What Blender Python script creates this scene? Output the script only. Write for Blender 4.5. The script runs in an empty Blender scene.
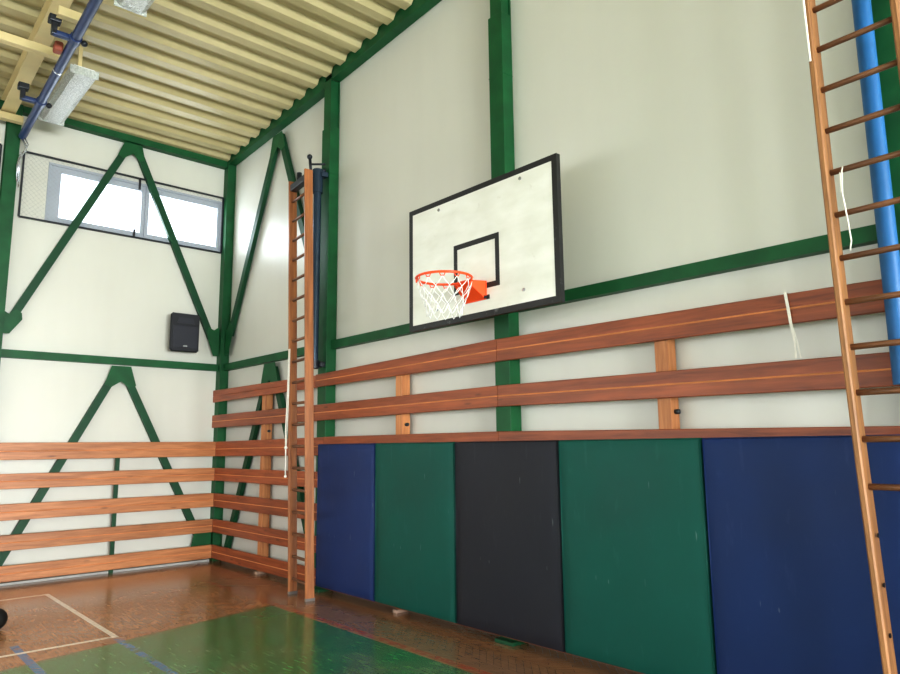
import bpy, bmesh, math, random
from mathutils import Vector, Matrix
random.seed(7)
PI = math.pi
SC = bpy.context.scene
COL = SC.collection

# ------------------------------------------------------------------ materials
def s2l(c):
    return tuple(((v/255)/12.92 if v/255 <= 0.04045 else ((v/255+0.055)/1.055)**2.4) for v in c)

class NT:
    """tiny helper around a node tree"""
    def __init__(s, mat):
        mat.use_nodes = True
        s.t = mat.node_tree; s.t.nodes.clear()
        s.out = s.t.nodes.new('ShaderNodeOutputMaterial')
    def n(s, typ, **kw):
        nd = s.t.nodes.new(typ)
        for k, v in kw.items(): setattr(nd, k, v)
        return nd
    def link(s, a, b): s.t.links.new(a, b)
    def val(s, inp, v):
        if isinstance(v, bpy.types.NodeSocket): s.link(v, inp)
        else: inp.default_value = v
    def m(s, op, a, b=0.0, c=None, clamp=False):
        nd = s.n('ShaderNodeMath', operation=op); nd.use_clamp = clamp
        s.val(nd.inputs[0], a); s.val(nd.inputs[1], b)
        if c is not None: s.val(nd.inputs[2], c)
        return nd.outputs[0]
    def noise(s, vec, scale, detail=3, rough=0.5, dist=0.0):
        nd = s.n('ShaderNodeTexNoise')
        s.link(vec, nd.inputs['Vector']); nd.inputs['Scale'].default_value = scale
        nd.inputs['Detail'].default_value = detail; nd.inputs['Roughness'].default_value = rough
        nd.inputs['Distortion'].default_value = dist
        return nd.outputs['Fac']
    def mapping(s, vec, scale=(1,1,1), rot=(0,0,0), loc=(0,0,0)):
        nd = s.n('ShaderNodeMapping'); s.link(vec, nd.inputs['Vector'])
        nd.inputs['Scale'].default_value = scale; nd.inputs['Rotation'].default_value = rot
        s.val(nd.inputs['Location'], loc)
        return nd.outputs[0]
    def ramp(s, f, lo, hi):
        nd = s.n('ShaderNodeMapRange'); s.link(f, nd.inputs['Value'])
        nd.inputs['From Min'].default_value = lo; nd.inputs['From Max'].default_value = hi
        return nd.outputs['Result']
    def mix(s, f, a, b, mode='MIX'):
        nd = s.n('ShaderNodeMix', data_type='RGBA', blend_type=mode)
        s.val(nd.inputs[0], f)
        for i, v in ((6, a), (7, b)):
            if isinstance(v, bpy.types.NodeSocket): s.link(v, nd.inputs[i])
            else: nd.inputs[i].default_value = (*v, 1)
        return nd.outputs[2]
    def bsdf(s, col, rough=0.5, metal=0.0, spec=0.5, bump=None, bstr=0.2, bdist=0.01, coat=0.0):
        b = s.n('ShaderNodeBsdfPrincipled')
        if isinstance(col, bpy.types.NodeSocket): s.link(col, b.inputs['Base Color'])
        else: b.inputs['Base Color'].default_value = (*col, 1)
        s.val(b.inputs['Roughness'], rough); b.inputs['Metallic'].default_value = metal
        b.inputs['Specular IOR Level'].default_value = spec
        b.inputs['Coat Weight'].default_value = coat; b.inputs['Coat Roughness'].default_value = 0.15
        if bump is not None:
            bp = s.n('ShaderNodeBump'); s.link(bump, bp.inputs['Height'])
            bp.inputs['Strength'].default_value = bstr; bp.inputs['Distance'].default_value = bdist
            s.link(bp.outputs[0], b.inputs['Normal'])
        s.link(b.outputs[0], s.out.inputs[0])
        return b
    def obj(s): return s.n('ShaderNodeTexCoord').outputs['Object']
    def rnd(s): return s.n('ShaderNodeObjectInfo').outputs['Random']

def mat(name):
    m = bpy.data.materials.new(name); return m, NT(m)

def painted(name, rgb, rough=0.4, var=0.12, scale=6, metal=0.0, spec=0.5, bstr=0.1):
    m, t = mat(name); c = s2l(rgb); v = t.obj()
    f = t.ramp(t.noise(v, scale, 4), 0.3, 0.7)
    col = t.mix(f, tuple(x*(1-var) for x in c), tuple(min(1, x*(1+var)) for x in c))
    t.bsdf(col, rough, metal, spec, t.noise(v, scale*8, 2), bstr, 0.004)
    return m

def wood(name, dark, light, stretch=(1, 14, 14), rough=0.45, knots=True, scale=2.2):
    m, t = mat(name); v = t.obj(); r = t.rnd()
    off = t.n('ShaderNodeCombineXYZ')
    for i, k in enumerate((37., 11., 23.)): t.link(t.m('MULTIPLY', r, k), off.inputs[i])
    mv = t.mapping(v, stretch, (0, 0, 0), off.outputs[0])
    g = t.noise(mv, scale, 5, 0.6, 0.6)
    g2 = t.noise(mv, scale*0.35, 2, 0.5, 0.2)
    f = t.ramp(t.m('ADD', t.m('MULTIPLY', g, 0.65), t.m('MULTIPLY', g2, 0.35)), 0.33, 0.66)
    col = t.mix(f, s2l(dark), s2l(light))
    tone = t.m('ADD', t.m('MULTIPLY', r, 0.22), 0.89)
    hsv = t.n('ShaderNodeHueSaturation'); t.link(tone, hsv.inputs['Value']); t.link(col, hsv.inputs['Color'])
    col = hsv.outputs[0]
    if knots:
        kv = t.mapping(v, tuple(x*(0.5 if x > 2 else 1.6) for x in stretch), (0, 0, 0), off.outputs[0])
        vo = t.n('ShaderNodeTexVoronoi'); t.link(kv, vo.inputs['Vector']); vo.inputs['Scale'].default_value = 1.3
        k = t.ramp(vo.outputs['Distance'], 0.13, 0.05)
        col = t.mix(t.m('MULTIPLY', k, 0.55, clamp=True), col, s2l(tuple(x*0.45 for x in dark)))
    t.bsdf(col, rough, 0, 0.5, g, 0.12, 0.003, 0.0)
    return m

M = {}
M['green'] = painted('green_paint', (20, 84, 46), 0.5, 0.2, 5, spec=0.35)
M['green_dark'] = painted('dark_green_paint', (18, 70, 42), 0.5, 0.2, 5, spec=0.35)
M['cream'] = painted('cream_paint', (214, 198, 150), 0.5, 0.08, 3)
M['board_x'] = wood('red_brown_board', (116, 57, 31), (170, 91, 52), (1, 14, 14), 0.42)
M['board_y'] = wood('orange_brown_board', (142, 88, 52), (194, 134, 88), (14, 1, 14), 0.42)
M['post'] = wood('orange_post_wood', (160, 98, 56), (206, 144, 94), (14, 14, 1), 0.5)
M['ladder'] = wood('ladder_wood', (112, 76, 46), (168, 120, 76), (14, 14, 1), 0.55, False)
M['ladder_red'] = wood('reddish_ladder_wood', (128, 76, 44), (180, 118, 72), (14, 14, 1), 0.36, False)
M['rung'] = wood('rung_wood', (92, 60, 40), (136, 92, 60), (1, 14, 14), 0.4, False)
M['black'] = painted('black_paint', (34, 34, 38), 0.45, 0.2)
M['dark_metal'] = painted('dark_metal', (42, 46, 52), 0.4, 0.25, 20, 0.3)
M['blue_pole'] = painted('bright_blue_paint', (32, 98, 152), 0.45, 0.08)
M['steel_pole'] = painted('blue_grey_pole_paint', (52, 70, 88), 0.22, 0.1, 6, 0.35, 0.7)
M['navy'] = painted('navy_tube_paint', (40, 60, 104), 0.4, 0.12)
M['white_plastic'] = painted('white_plastic', (232, 234, 236), 0.35, 0.03)
M['white_cloth'] = painted('white_cord', (226, 222, 212), 0.8, 0.08, 40)
M['orange'] = painted('orange_paint', (248, 84, 30), 0.35, 0.06)
M['red_rust'] = painted('rusty_red', (150, 80, 60), 0.6, 0.2)
M['chrome'] = painted('pale_metal', (190, 195, 200), 0.25, 0.1, 6, 0.8)
M['wire'] = painted('grey_wire', (150, 152, 152), 0.6, 0.05)
M['shoe'] = painted('grey_shoe', (110, 104, 100), 0.5, 0.1)
M['groove'] = painted('bare_groove_wood', (206, 140, 92), 0.6, 0.15, 4)
M['skirt'] = painted('pale_grey_skirting', (176, 176, 172), 0.5, 0.06)
M['frame_grey'] = painted('pale_grey_window_frame', (168, 174, 184), 0.5, 0.03)
M['net'] = painted('white_net', (238, 238, 236), 0.8, 0.03)
M['speaker'] = painted('speaker_black', (30, 32, 38), 0.5, 0.15)
M['grille'] = painted('speaker_grille', (40, 42, 52), 0.45, 0.2, 120)
M['rubber'] = painted('black_rubber', (16, 17, 18), 0.6, 0.1)
M['concrete'] = painted('pale_plate', (160, 134, 116), 0.6, 0.15)

def wall_mat():
    m, t = mat('white_wall_panel'); v = t.obj()
    a = t.ramp(t.noise(v, 0.5, 3), 0.3, 0.7); b = t.noise(t.mapping(v, (3, 3, 0.5)), 1.2, 4)
    f = t.m('ADD', t.m('MULTIPLY', a, 0.5), t.m('MULTIPLY', b, 0.5))
    col = t.mix(f, s2l((204, 203, 193)), s2l((217, 216, 207)))
    t.bsdf(col, 0.38, 0, 0.5, t.noise(v, 0.9, 2), 0.25, 0.02)
    return m
M['wall'] = wall_mat()

def backboard_mat():
    m, t = mat('backboard_white'); v = t.obj()
    f = t.ramp(t.noise(v, 9, 4, 0.7), 0.62, 0.72)
    g = t.ramp(t.noise(t.mapping(v, (2, 2, 5)), 1.4, 3), 0.35, 0.7)
    col = t.mix(g, s2l((222, 221, 211)), s2l((234, 233, 226)))
    col = t.mix(t.m('MULTIPLY', f, 0.3), col, s2l((190, 184, 170)))
    t.bsdf(col, 0.45, 0, 0.4)
    return m
M['board_white'] = backboard_mat()

def border_mat():
    m, t = mat('worn_black_border'); v = t.obj()
    f = t.ramp(t.noise(v, 7, 4, 0.7), 0.6, 0.7)
    col = t.mix(t.m('MULTIPLY', f, 0.55), s2l((36, 36, 36)), s2l((120, 124, 124)))
    t.bsdf(col, 0.5)
    return m
M['border'] = border_mat()

def vinyl(name, rgb):
    m, t = mat(name); v = t.obj(); c = s2l(rgb)
    a = t.ramp(t.noise(v, 1.3, 4), 0.3, 0.7)
    col = t.mix(a, tuple(x*0.86 for x in c), tuple(x*1.14 for x in c))
    sc = t.ramp(t.noise(t.mapping(v, (9, 9, 1.6)), 2.2, 4, 0.6, 0.4), 0.62, 0.8)       # vertical scuffs
    col = t.mix(t.m('MULTIPLY', sc, 0.3), col, tuple(x*1.6+0.035 for x in c))
    sp = t.ramp(t.noise(t.mapping(v, (26, 26, 6)), 1.0, 1), 0.76, 0.82)
    col = t.mix(t.m('MULTIPLY', sp, 0.35), col, (0.45, 0.5, 0.5))
    h = t.noise(t.mapping(v, (2.0, 2.0, 1.0)), 1.2, 3)
    t.bsdf(col, t.m('ADD', t.m('MULTIPLY', a, 0.12), 0.48), 0, 0.3, h, 0.35, 0.03)
    return m
M['vblue'] = vinyl('blue_vinyl', (28, 50, 98))
M['vgreen'] = vinyl('green_vinyl', (5, 79, 69))
M['vblack'] = vinyl('charcoal_vinyl', (34, 35, 43))
M['vblue_deep'] = vinyl('deep_blue_vinyl', (19, 45, 92))

def ceiling_mat():
    m, t = mat('cream_sheet'); v = t.obj()
    f = t.ramp(t.noise(t.mapping(v, (3, 0.3, 1)), 1.5, 4), 0.3, 0.7)
    col = t.mix(f, s2l((174, 162, 120)), s2l((192, 180, 140)))
    t.bsdf(col, 0.4)
    return m
M['ceiling'] = ceiling_mat()

def prismatic():
    m, t = mat('prismatic_cover'); v = t.obj()
    f = t.ramp(t.noise(t.mapping(v, (12, 30, 12)), 3, 3), 0.3, 0.7)
    col = t.mix(f, s2l((198, 204, 200)), s2l((240, 244, 240)))
    vo = t.n('ShaderNodeTexVoronoi'); t.link(v, vo.inputs['Vector']); vo.inputs['Scale'].default_value = 60
    b = t.bsdf(col, 0.18, 0, 0.7, vo.outputs['Distance'], 0.5, 0.01)
    b.inputs['Transmission Weight'].default_value = 0.25
    return m
M['prism'] = prismatic()

def glass():
    m, t = mat('window_glass')
    a = t.n('ShaderNodeBsdfTransparent'); a.inputs[0].default_value = (0.96, 0.98, 1, 1)
    g = t.n('ShaderNodeBsdfGlossy'); g.inputs['Roughness'].default_value = 0.02
    mx = t.n('ShaderNodeMixShader'); mx.inputs[0].default_value = 0.06
    t.link(a.outputs[0], mx.inputs[1]); t.link(g.outputs[0], mx.inputs[2]); t.link(mx.outputs[0], t.out.inputs[0])
    return m
M['glass'] = glass()

def floor_mat():
    m, t = mat('painted_parquet'); v = t.obj()
    sep = t.n('ShaderNodeSeparateXYZ'); t.link(v, sep.inputs[0]); x, y = sep.outputs[0], sep.outputs[1]
    lt = lambda a, b: t.m('LESS_THAN', a, b)
    gt = lambda a, b: t.m('GREATER_THAN', a, b)
    mul = lambda *a: a[0] if len(a) == 1 else t.m('MULTIPLY', a[0], mul(*a[1:]))
    near = lambda a, c, w: lt(t.m('ABSOLUTE', t.m('SUBTRACT', a, c)), w)
    # chevron parquet: bricks at +-45 degrees in alternating strips
    def brick(rot):
        b = t.n('ShaderNodeTexBrick'); t.link(t.mapping(v, (1, 1, 1), (0, 0, rot)), b.inputs['Vector'])
        b.inputs['Color1'].default_value = (0, 0, 0, 1); b.inputs['Color2'].default_value = (1, 1, 1, 1)
        b.inputs['Mortar'].default_value = (0.5, 0.5, 0.5, 1)
        b.inputs['Scale'].default_value = 1; b.inputs['Brick Width'].default_value = 0.34
        b.inputs['Row Height'].default_value = 0.055; b.inputs['Mortar Size'].default_value = 0.0018
        b.inputs['Mortar Smooth'].default_value = 0.1
        return b.outputs['Color'], b.outputs['Fac']
    c1, f1 = brick(PI/4); c2, f2 = brick(-PI/4)
    strip = gt(t.m('FRACT', t.m('MULTIPLY', y, 1/0.48)), 0.5)
    tone = t.mix(strip, c1, c2)
    gap = t.m('ADD', t.m('MULTIPLY', f1, t.m('SUBTRACT', 1.0, strip)), t.m('MULTIPLY', f2, strip))
    streak1 = t.noise(t.mapping(v, (3, 26, 1), (0, 0, PI/4)), 2.2, 4)
    streak2 = t.noise(t.mapping(v, (3, 26, 1), (0, 0, -PI/4)), 2.2, 4)
    st = t.m('ADD', t.m('MULTIPLY', streak1, t.m('SUBTRACT', 1.0, strip)), t.m('MULTIPLY', streak2, strip))
    patch = t.ramp(t.noise(v, 0.8, 4), 0.35, 0.65)
    base = t.mix(t.ramp(st, 0.3, 0.7), s2l((148, 100, 62)), s2l((196, 144, 98)))
    base = t.mix(t.m('MULTIPLY', patch, 0.4), base, s2l((172, 124, 86)))
    base = t.mix(0.22, base, t.mix(1.0, tone, base, 'MULTIPLY'))
    # darker strip along the walls, painting in the floor shadow by the end wall
    edge = t.m('MAXIMUM', gt(y, -0.62), lt(x, 0.42))
    base = t.mix(t.m('MULTIPLY', edge, 0.5), base, s2l((124, 100, 80)))
    # green zone
    edge_x = t.m('ADD', 3.19, t.m('MULTIPLY', t.m('SUBTRACT', -0.745, y), 0.235))
    green = mul(lt(y, -0.72), gt(x, edge_x))
    gcol = t.mix(t.ramp(st, 0.35, 0.7), s2l((34, 114, 62)), s2l((70, 150, 90)))
    gcol = t.mix(0.2, gcol, t.mix(1.0, tone, gcol, 'MULTIPLY'))
    wear = t.ramp(t.m('ADD', t.noise(t.mapping(v, (1, 1, 1)), 2.0, 5, 0.65), t.m('MULTIPLY', t.m('SUBTRACT', x, 4.6), 0.1)), 0.52, 0.74)
    gcol = t.mix(t.m('MULTIPLY', wear, 0.45, clamp=True), gcol, s2l((136, 128, 100)))
    scr = t.ramp(st, 0.62, 0.74)
    gcol = t.mix(t.m('MULTIPLY', scr, 0.45, clamp=True), gcol, s2l((170, 170, 130)))
    col = t.mix(green, base, gcol)
    worn = t.noise(v, 9, 4, 0.7)
    def paint(mask, rgb, a=0.9, lo=0.35, hi=0.5):
        nonlocal col
        col = t.mix(t.m('MULTIPLY', t.m('MULTIPLY', mask, t.ramp(worn, lo, hi), clamp=True), a, clamp=True), col, s2l(rgb))
    paint(mul(near(y, -0.66, 0.035), gt(x, 1.2)), (176, 66, 48), 0.7, 0.4, 0.55)
    paint(mul(near(x, t.m('SUBTRACT', edge_x, 0.02), 0.02), lt(y, -0.7)), (150, 96, 60), 0.8, 0.3, 0.4)
    paint(mul(near(y, -2.985, 0.032), gt(x, 3.05)), (60, 116, 164), 0.9, 0.3, 0.45)
    paint(mul(near(y, -2.285, 0.032), gt(x, 3.42)), (60, 116, 164), 0.9, 0.42, 0.52)
    w = (240, 230, 212)
    paint(mul(near(y, -2.275, 0.024), gt(x, 0.87), lt(x, 3.36)), w, 0.95, 0.2, 0.35)
    paint(mul(near(x, 3.335, 0.026), lt(y, -2.25)), w, 0.95, 0.2, 0.35)
    paint(mul(near(x, 0.89, 0.026), lt(y, -2.25)), w, 0.85, 0.2, 0.4)
    col = t.mix(t.m('MULTIPLY', gap, 0.5), col, (0.03, 0.02, 0.012))
    rough = t.m('ADD', t.m('MULTIPLY', patch, 0.08), 0.2)
    t.bsdf(col, rough, 0, 0.5, t.m('MULTIPLY', gap, -1.0), 0.1, 0.001, 0.5)
    return m
M['floor'] = floor_mat()

# ------------------------------------------------------------------ mesh helpers
class MB:
    def __init__(s): s.bm = bmesh.new()
    def box(s, x0, x1, y0, y1, z0, z1, bev=0.0, rot=None, seg=2):
        v = [s.bm.verts.new(p) for p in ((x0,y0,z0),(x1,y0,z0),(x1,y1,z0),(x0,y1,z0),(x0,y0,z1),(x1,y0,z1),(x1,y1,z1),(x0,y1,z1))]
        f = [s.bm.faces.new([v[i] for i in q]) for q in ((3,2,1,0),(4,5,6,7),(0,1,5,4),(1,2,6,5),(2,3,7,6),(3,0,4,7))]
        if bev:
            e = list({e for q in f for e in q.edges})
            r = bmesh.ops.bevel(s.bm, geom=e, offset=bev, segments=seg, affect='EDGES', profile=0.5)
            v = list({w for q in r['faces'] for w in q.verts} | {w for w in v if w.is_valid})
        if rot is not None: bmesh.ops.transform(s.bm, matrix=rot, verts=[w for w in v if w.is_valid])
        return s
    def prism(s, prof, p0, p1, up=(0, 0, 1), p1_shift=None):
        """profile [(a,b)] extruded from p0 to p1; a along side axis, b along up axis"""
        p0, p1 = Vector(p0), Vector(p1); d = (p1-p0).normalized(); u = Vector(up); sd = d.cross(u).normalized()
        u = sd.cross(d).normalized() if abs(d.dot(u)) > 1e-6 and p1_shift is None else u
        n = len(prof)
        A = [s.bm.verts.new(p0+sd*a+u*b) for a, b in prof]; B = [s.bm.verts.new(p1+sd*a+u*b) for a, b in prof]
        s.bm.faces.new(A[::-1]); s.bm.faces.new(B)
        for i in range(n): s.bm.faces.new((A[i], A[(i+1) % n], B[(i+1) % n], B[i]))
        return s
    def tube(s, pts, r, seg=12, closed=False, caps=True):
        pts = [Vector(p) for p in pts]; n = len(pts); rings = []
        rr = r if isinstance(r, (list, tuple)) else [r]*n
        ref = None
        for i, p in enumerate(pts):
            if closed: d = pts[(i+1) % n]-pts[i-1]
            else: d = pts[min(i+1, n-1)]-pts[max(i-1, 0)]
            d.normalize()
            if ref is None:
                ref = Vector((0, 0, 1)) if abs(d.z) < 0.9 else Vector((1, 0, 0))
            a = d.cross(ref).normalized(); b = a.cross(d).normalized(); ref = b
            rings.append([s.bm.verts.new(p+(a*math.cos(k*2*PI/seg)+b*math.sin(k*2*PI/seg))*rr[i]) for k in range(seg)])
        m = n if closed else n-1
        for i in range(m):
            A, B = rings[i], rings[(i+1) % n]
            for k in range(seg): s.bm.faces.new((A[k], A[(k+1) % seg], B[(k+1) % seg], B[k]))
        if caps and not closed:
            s.bm.faces.new(rings[0][::-1]); s.bm.faces.new(rings[-1])
        return s
    def poly(s, pts, d):
        """flat polygon pts (3D) thickened along vector d"""
        d = Vector(d); A = [s.bm.verts.new(p) for p in pts]; B = [s.bm.verts.new(Vector(p)+d) for p in pts]; n = len(pts)
        s.bm.faces.new(A[::-1]); s.bm.faces.new(B)
        for i in range(n): s.bm.faces.new((A[i], A[(i+1) % n], B[(i+1) % n], B[i]))
        return s
    def sphere(s, c, r, seg=24):
        bmesh.ops.create_uvsphere(s.bm, u_segments=seg, v_segments=seg//2, radius=r, matrix=Matrix.Translation(c)); return s
    def build(s, name, m, parent=None, smooth=False, loc=(0, 0, 0)):
        bmesh.ops.recalc_face_normals(s.bm, faces=s.bm.faces)
        me = bpy.data.meshes.new(name); s.bm.to_mesh(me); s.bm.free(); me.materials.append(m)
        if smooth:
            for p in me.polygons: p.use_smooth = True
            if smooth == 'auto': me.set_sharp_from_angle(angle=math.radians(40))
        o = bpy.data.objects.new(name, me); COL.objects.link(o); o.parent = parent; o.location = loc
        return o

def tag(o, label=None, cat=None, group=None, kind=None):
    if label: o['label'] = label
    if cat: o['category'] = cat
    if group: o['group'] = group
    if kind: o['kind'] = kind
    return o
def empty(name, loc=(0, 0, 0), rz=0.0, label=None, cat=None, group=None, kind='thing'):
    o = bpy.data.objects.new(name, None); COL.objects.link(o); o.location = loc; o.rotation_euler.z = rz
    o.empty_display_size = 0.1
    return tag(o, label, cat, group, kind)

# ------------------------------------------------------------------ the room
X1, Y1 = 22.0, -7.4            # far end wall and window-side wall
WX, WY = -0.17, 0.17            # end wall plane and backboard wall plane
def roof(x): return 6.06 + 0.068*x
o = MB().box(WX-0.3, X1+0.3, Y1-0.3, WY+0.3, -0.12, 0).build('floor', M['floor']); tag(o, kind='structure')

def holed_wall(name, axis, pos, thick, a0, a1, z0, z1, holes):
    """wall slab with rectangular openings; axis 'x': plane x=pos spanning y"""
    b = MB()
    def slab(p, q, r, t):
        if q-p < 1e-4 or t-r < 1e-4: return
        lo, hi = min(pos, pos+thick), max(pos, pos+thick)
        if axis == 'x': b.box(lo, hi, p, q, r, t)
        else: b.box(p, q, lo, hi, r, t)
    cur = a0
    for (p, q, r, t) in sorted(holes):
        slab(cur, p, z0, z1); slab(p, q, z0, r); slab(p, q, t, z1); cur = q
    slab(cur, a1, z0, z1)
    w = b.build(name, M['wall']); tag(w, kind='structure'); return w

WIN = [(-2.40, 0.03, 4.60, 5.42), (-5.30, -2.96, 4.60, 5.42)]
holed_wall('wall_left', 'x', WX, -0.25, Y1, WY+0.25, 0, 7.8, WIN)
holed_wall('wall_back', 'y', WY, 0.25, WX-0.25, X1, 0, 7.8, [])
side = [(0.2+2.95*k, 2.9+2.95*k, 0.9, 3.3) for k in range(7)]
far = [(-7.0+2.3*k, -5.0+2.3*k, 0.5, 3.2) for k in range(3)]
holed_wall('wall_front', 'y', Y1, -0.25, WX-0.25, X1, 0, 7.8, side)
holed_wall('wall_right', 'x', X1, 0.25, Y1-0.25, WY+0.25, 0, 7.8, far)

# corrugated ceiling: trapezoidal ribs running across the hall
b = MB(); pitch = 0.325; prof = []
x = WX-0.25
while x < X1+0.3:
    for dx, dz in ((0, 0), (0.115, 0), (0.165, 0.07), (0.275, 0.07)):
        prof.append((x+dx, roof(x+dx)+dz))
    x += pitch
va = [b.bm.verts.new((px, Y1-0.3, pz)) for px, pz in prof]; vb = [b.bm.verts.new((px, 0.03, pz)) for px, pz in prof]
vc = [b.bm.verts.new((px, Y1-0.3, roof(px)+0.3)) for px, pz in prof]; vd = [b.bm.verts.new((px, 0.03, roof(px)+0.3)) for px, pz in prof]
for i in range(len(prof)-1):
    b.bm.faces.new((va[i], va[i+1], vb[i+1], vb[i])); b.bm.faces.new((vc[i], vd[i], vd[i+1], vc[i+1]))
    b.bm.faces.new((va[i], vc[i], vc[i+1], va[i+1])); b.bm.faces.new((vb[i], vb[i+1], vd[i+1], vd[i]))
b.bm.faces.new((va[0], vb[0], vd[0], vc[0])); b.bm.faces.new((va[-1], vc[-1], vd[-1], vb[-1]))
bmesh.ops.remove_doubles(b.bm, verts=b.bm.verts, dist=1e-5)
b.poly([(WX-0.3, 0.028, roof(WX-0.3)+0.12), (WX-0.3, WY+0.3, roof(WX-0.3)+0.12), (X1+0.3, WY+0.3, roof(X1+0.3)+0.12), (X1+0.3, 0.028, roof(X1+0.3)+0.12)], (0, 0, 0.18))
tag(b.build('ceiling', M['ceiling']), kind='structure')

# pale skirting under the boards of the end wall
tag(MB().box(WX, -0.055, -7.4, -0.0, 0, 0.03, 0.004).build('baseboard_left', M['skirt']), kind='structure')

# windows of the end wall
def window(k, y0, y1, z0, z1, panes):
    w = empty('window_%d' % k, (WX, (y0+y1)/2, z0), kind='structure')
    oy = (y0+y1)/2
    f = MB(); x0, x1 = -0.12, 0.012
    t = 0.035
    f.box(x0, x1, y0-oy, y1-oy, 0, t, 0.004).box(x0, x1, y0-oy, y1-oy, z1-z0-t, z1-z0, 0.004)
    f.box(x0, x1, y0-oy, y0-oy+t, t, z1-z0-t, 0.004).box(x0, x1, y1-oy-t, y1-oy, t, z1-z0-t, 0.004)
    f.build('window_frame', M['frame_grey'], w)
    edges = [y0+t]+[p for q in panes for p in q]+[y1-t]
    for j, (p, q) in enumerate(panes):
        s = MB(); lo = edges[2*j] if j == 0 else (panes[j-1][1]+p)/2+0.004; hi = y1-t if j == len(panes)-1 else (q+panes[j+1][0])/2-0.004
        za, zb = t, z1-z0-t; zi, zo = 0.08, z1-z0-0.12
        s.box(-0.09, 0.0, lo-oy, p-oy, za, zb, 0.004).box(-0.09, 0.0, q-oy, hi-oy, za, zb, 0.004)
        s.box(-0.09, 0.0, p-oy, q-oy, za, zi, 0.004).box(-0.09, 0.0, p-oy, q-oy, zo, zb, 0.004)
        sash = s.build('window_sash', M['frame_grey'], w)
        MB().box(-0.06, -0.052, p-oy-0.005, q-oy+0.005, zi-0.005, zo+0.005).build('window_pane', M['glass'], sash)
window(1, *WIN[0], [(-2.24, -1.19), (-1.08, -0.055)])
window(2, *WIN[1], [(-5.15, -4.2), (-4.06, -3.11)])

# windows of the hidden light side
for k, (p, q, r, t) in enumerate(side):
    f = MB()
    f.box(p, q, Y1-0.12, Y1-0.04, r, r+0.06).box(p, q, Y1-0.12, Y1-0.04, t-0.06, t).box(p, p+0.06, Y1-0.12, Y1-0.04, r, t).box(q-0.06, q, Y1-0.12, Y1-0.04, r, t)
    f.box((p+q)/2-0.04, (p+q)/2+0.04, Y1-0.12, Y1-0.04, r, t)
    w = f.build('window_%d' % (k+3), M['white_plastic']); tag(w, kind='structure')
    MB().box(p, q, Y1-0.085, Y1-0.08, r, t).build('window_pane', M['glass'], w)

for k, (p, q, r, t) in enumerate(far):
    f = MB()
    f.box(X1+0.04, X1+0.12, p, q, r, r+0.06).box(X1+0.04, X1+0.12, p, q, t-0.06, t).box(X1+0.04, X1+0.12, p, p+0.06, r, t).box(X1+0.04, X1+0.12, q-0.06, q, r, t)
    w = f.build('window_%d' % (k+10), M['white_plastic']); tag(w, kind='structure')
    MB().box(X1+0.08, X1+0.085, p, q, r, t).build('window_pane', M['glass'], w)

# ------------------------------------------------------------------ steel frame
def h_column(name, x0, x1, y0, y1, z1, face, label, step=None, base=True):
    """H-section: flanges at the front and back faces. face 'y' (front flange looks to -y) or 'x' (looks to +x)"""
    cx, cy = (x0+x1)/2, (y0+y1)/2
    r = empty(name, (cx, cy, 0), 0, label, 'steel column', 'green steel columns')
    hx, hy = (x1-x0)/2, (y1-y0)/2-0.003; t = 0.014
    b = MB()
    if face == 'y':
        b.box(-hx, hx, -hy, -hy+t, 0, z1, 0.002).box(-hx, hx, hy-t, hy, 0, z1, 0.002).box(-0.03, 0.055, -hy+t, hy-t, 0, z1)
    else:
        b.box(hx-t, hx, -hy, hy, 0, z1, 0.002).box(-hx, -hx+t, -hy, hy, 0, z1, 0.002).box(-hx+t, hx-t, -0.05, 0.05, 0, z1)
    b.build('column_shaft', M['green'], r)
    if step:   # thicker boxed-in lower part
        b = MB().box(-hx-0.028, hx+0.004, -hy-0.0025, hy-0.004, 0.02, step, 0.004)
        b.box(-hx-0.031, hx+0.007, -hy-0.004, hy-0.005, step-0.62, step-0.612)
        b.build('column_casing', M['green'], r)
    if base:
        MB().box(-hx-0.03, hx+0.03, -hy-0.07, hy-0.01, 0, 0.03, 0.004).build('base_plate', M['green_dark'], r)
    return r
h_column('steel_column', WX, -0.03, 0.03, WY, 6.1, 'y', 'green steel column in the corner between the two walls', base=False)
h_column('steel_column', 2.79, 2.945, 0.03, WY, 6.2, 'y', 'green steel column right beside the far narrow wooden ladder', 5.56)
h_column('steel_column', 5.76, 5.905, 0.03, WY, 6.4, 'y', 'green steel column rising behind the basketball backboard', 5.62)
h_column('steel_column', 8.866, 9.015, 0.03, WY, 6.7, 'y', 'green steel column behind the bright blue pole')
h_column('steel_column', WX, -0.03, -2.93, -2.77, 6.1, 'x', 'green steel column at the left picture edge beside the window wall', base=False)

def beam(p0, p1, h, w, label, name='steel_beam', m='green', prof=None, h1=None):
    """C-channel beam lying against a wall, p0/p1 = lower front edge ends; local origin at p0"""
    p0, p1 = Vector(p0), Vector(p1); d = p1-p0
    lip = 0.012
    pr = prof or [(0, 0), (0, h), (-w, h), (-w, h-lip), (-lip, h-lip), (-lip, lip), (-w, lip), (-w, 0)]
    b = MB()
    sd = Vector((d.x, d.y, 0)).normalized().cross(Vector((0, 0, 1)))
    A = [b.bm.verts.new(sd*a+Vector((0, 0, z))) for a, z in pr]
    B = [b.bm.verts.new(d+sd*a+Vector((0, 0, (z if z < h/2 or not h1 else z-h+h1)))) for a, z in pr]
    b.bm.faces.new(A[::-1]); b.bm.faces.new(B)
    for i in range(len(pr)): b.bm.faces.new((A[i], A[(i+1) % len(pr)], B[(i+1) % len(pr)], B[i]))
    o = b.build(name, M[m], loc=p0)
    return tag(o, label, 'steel beam', 'green steel beams', 'thing')
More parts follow.
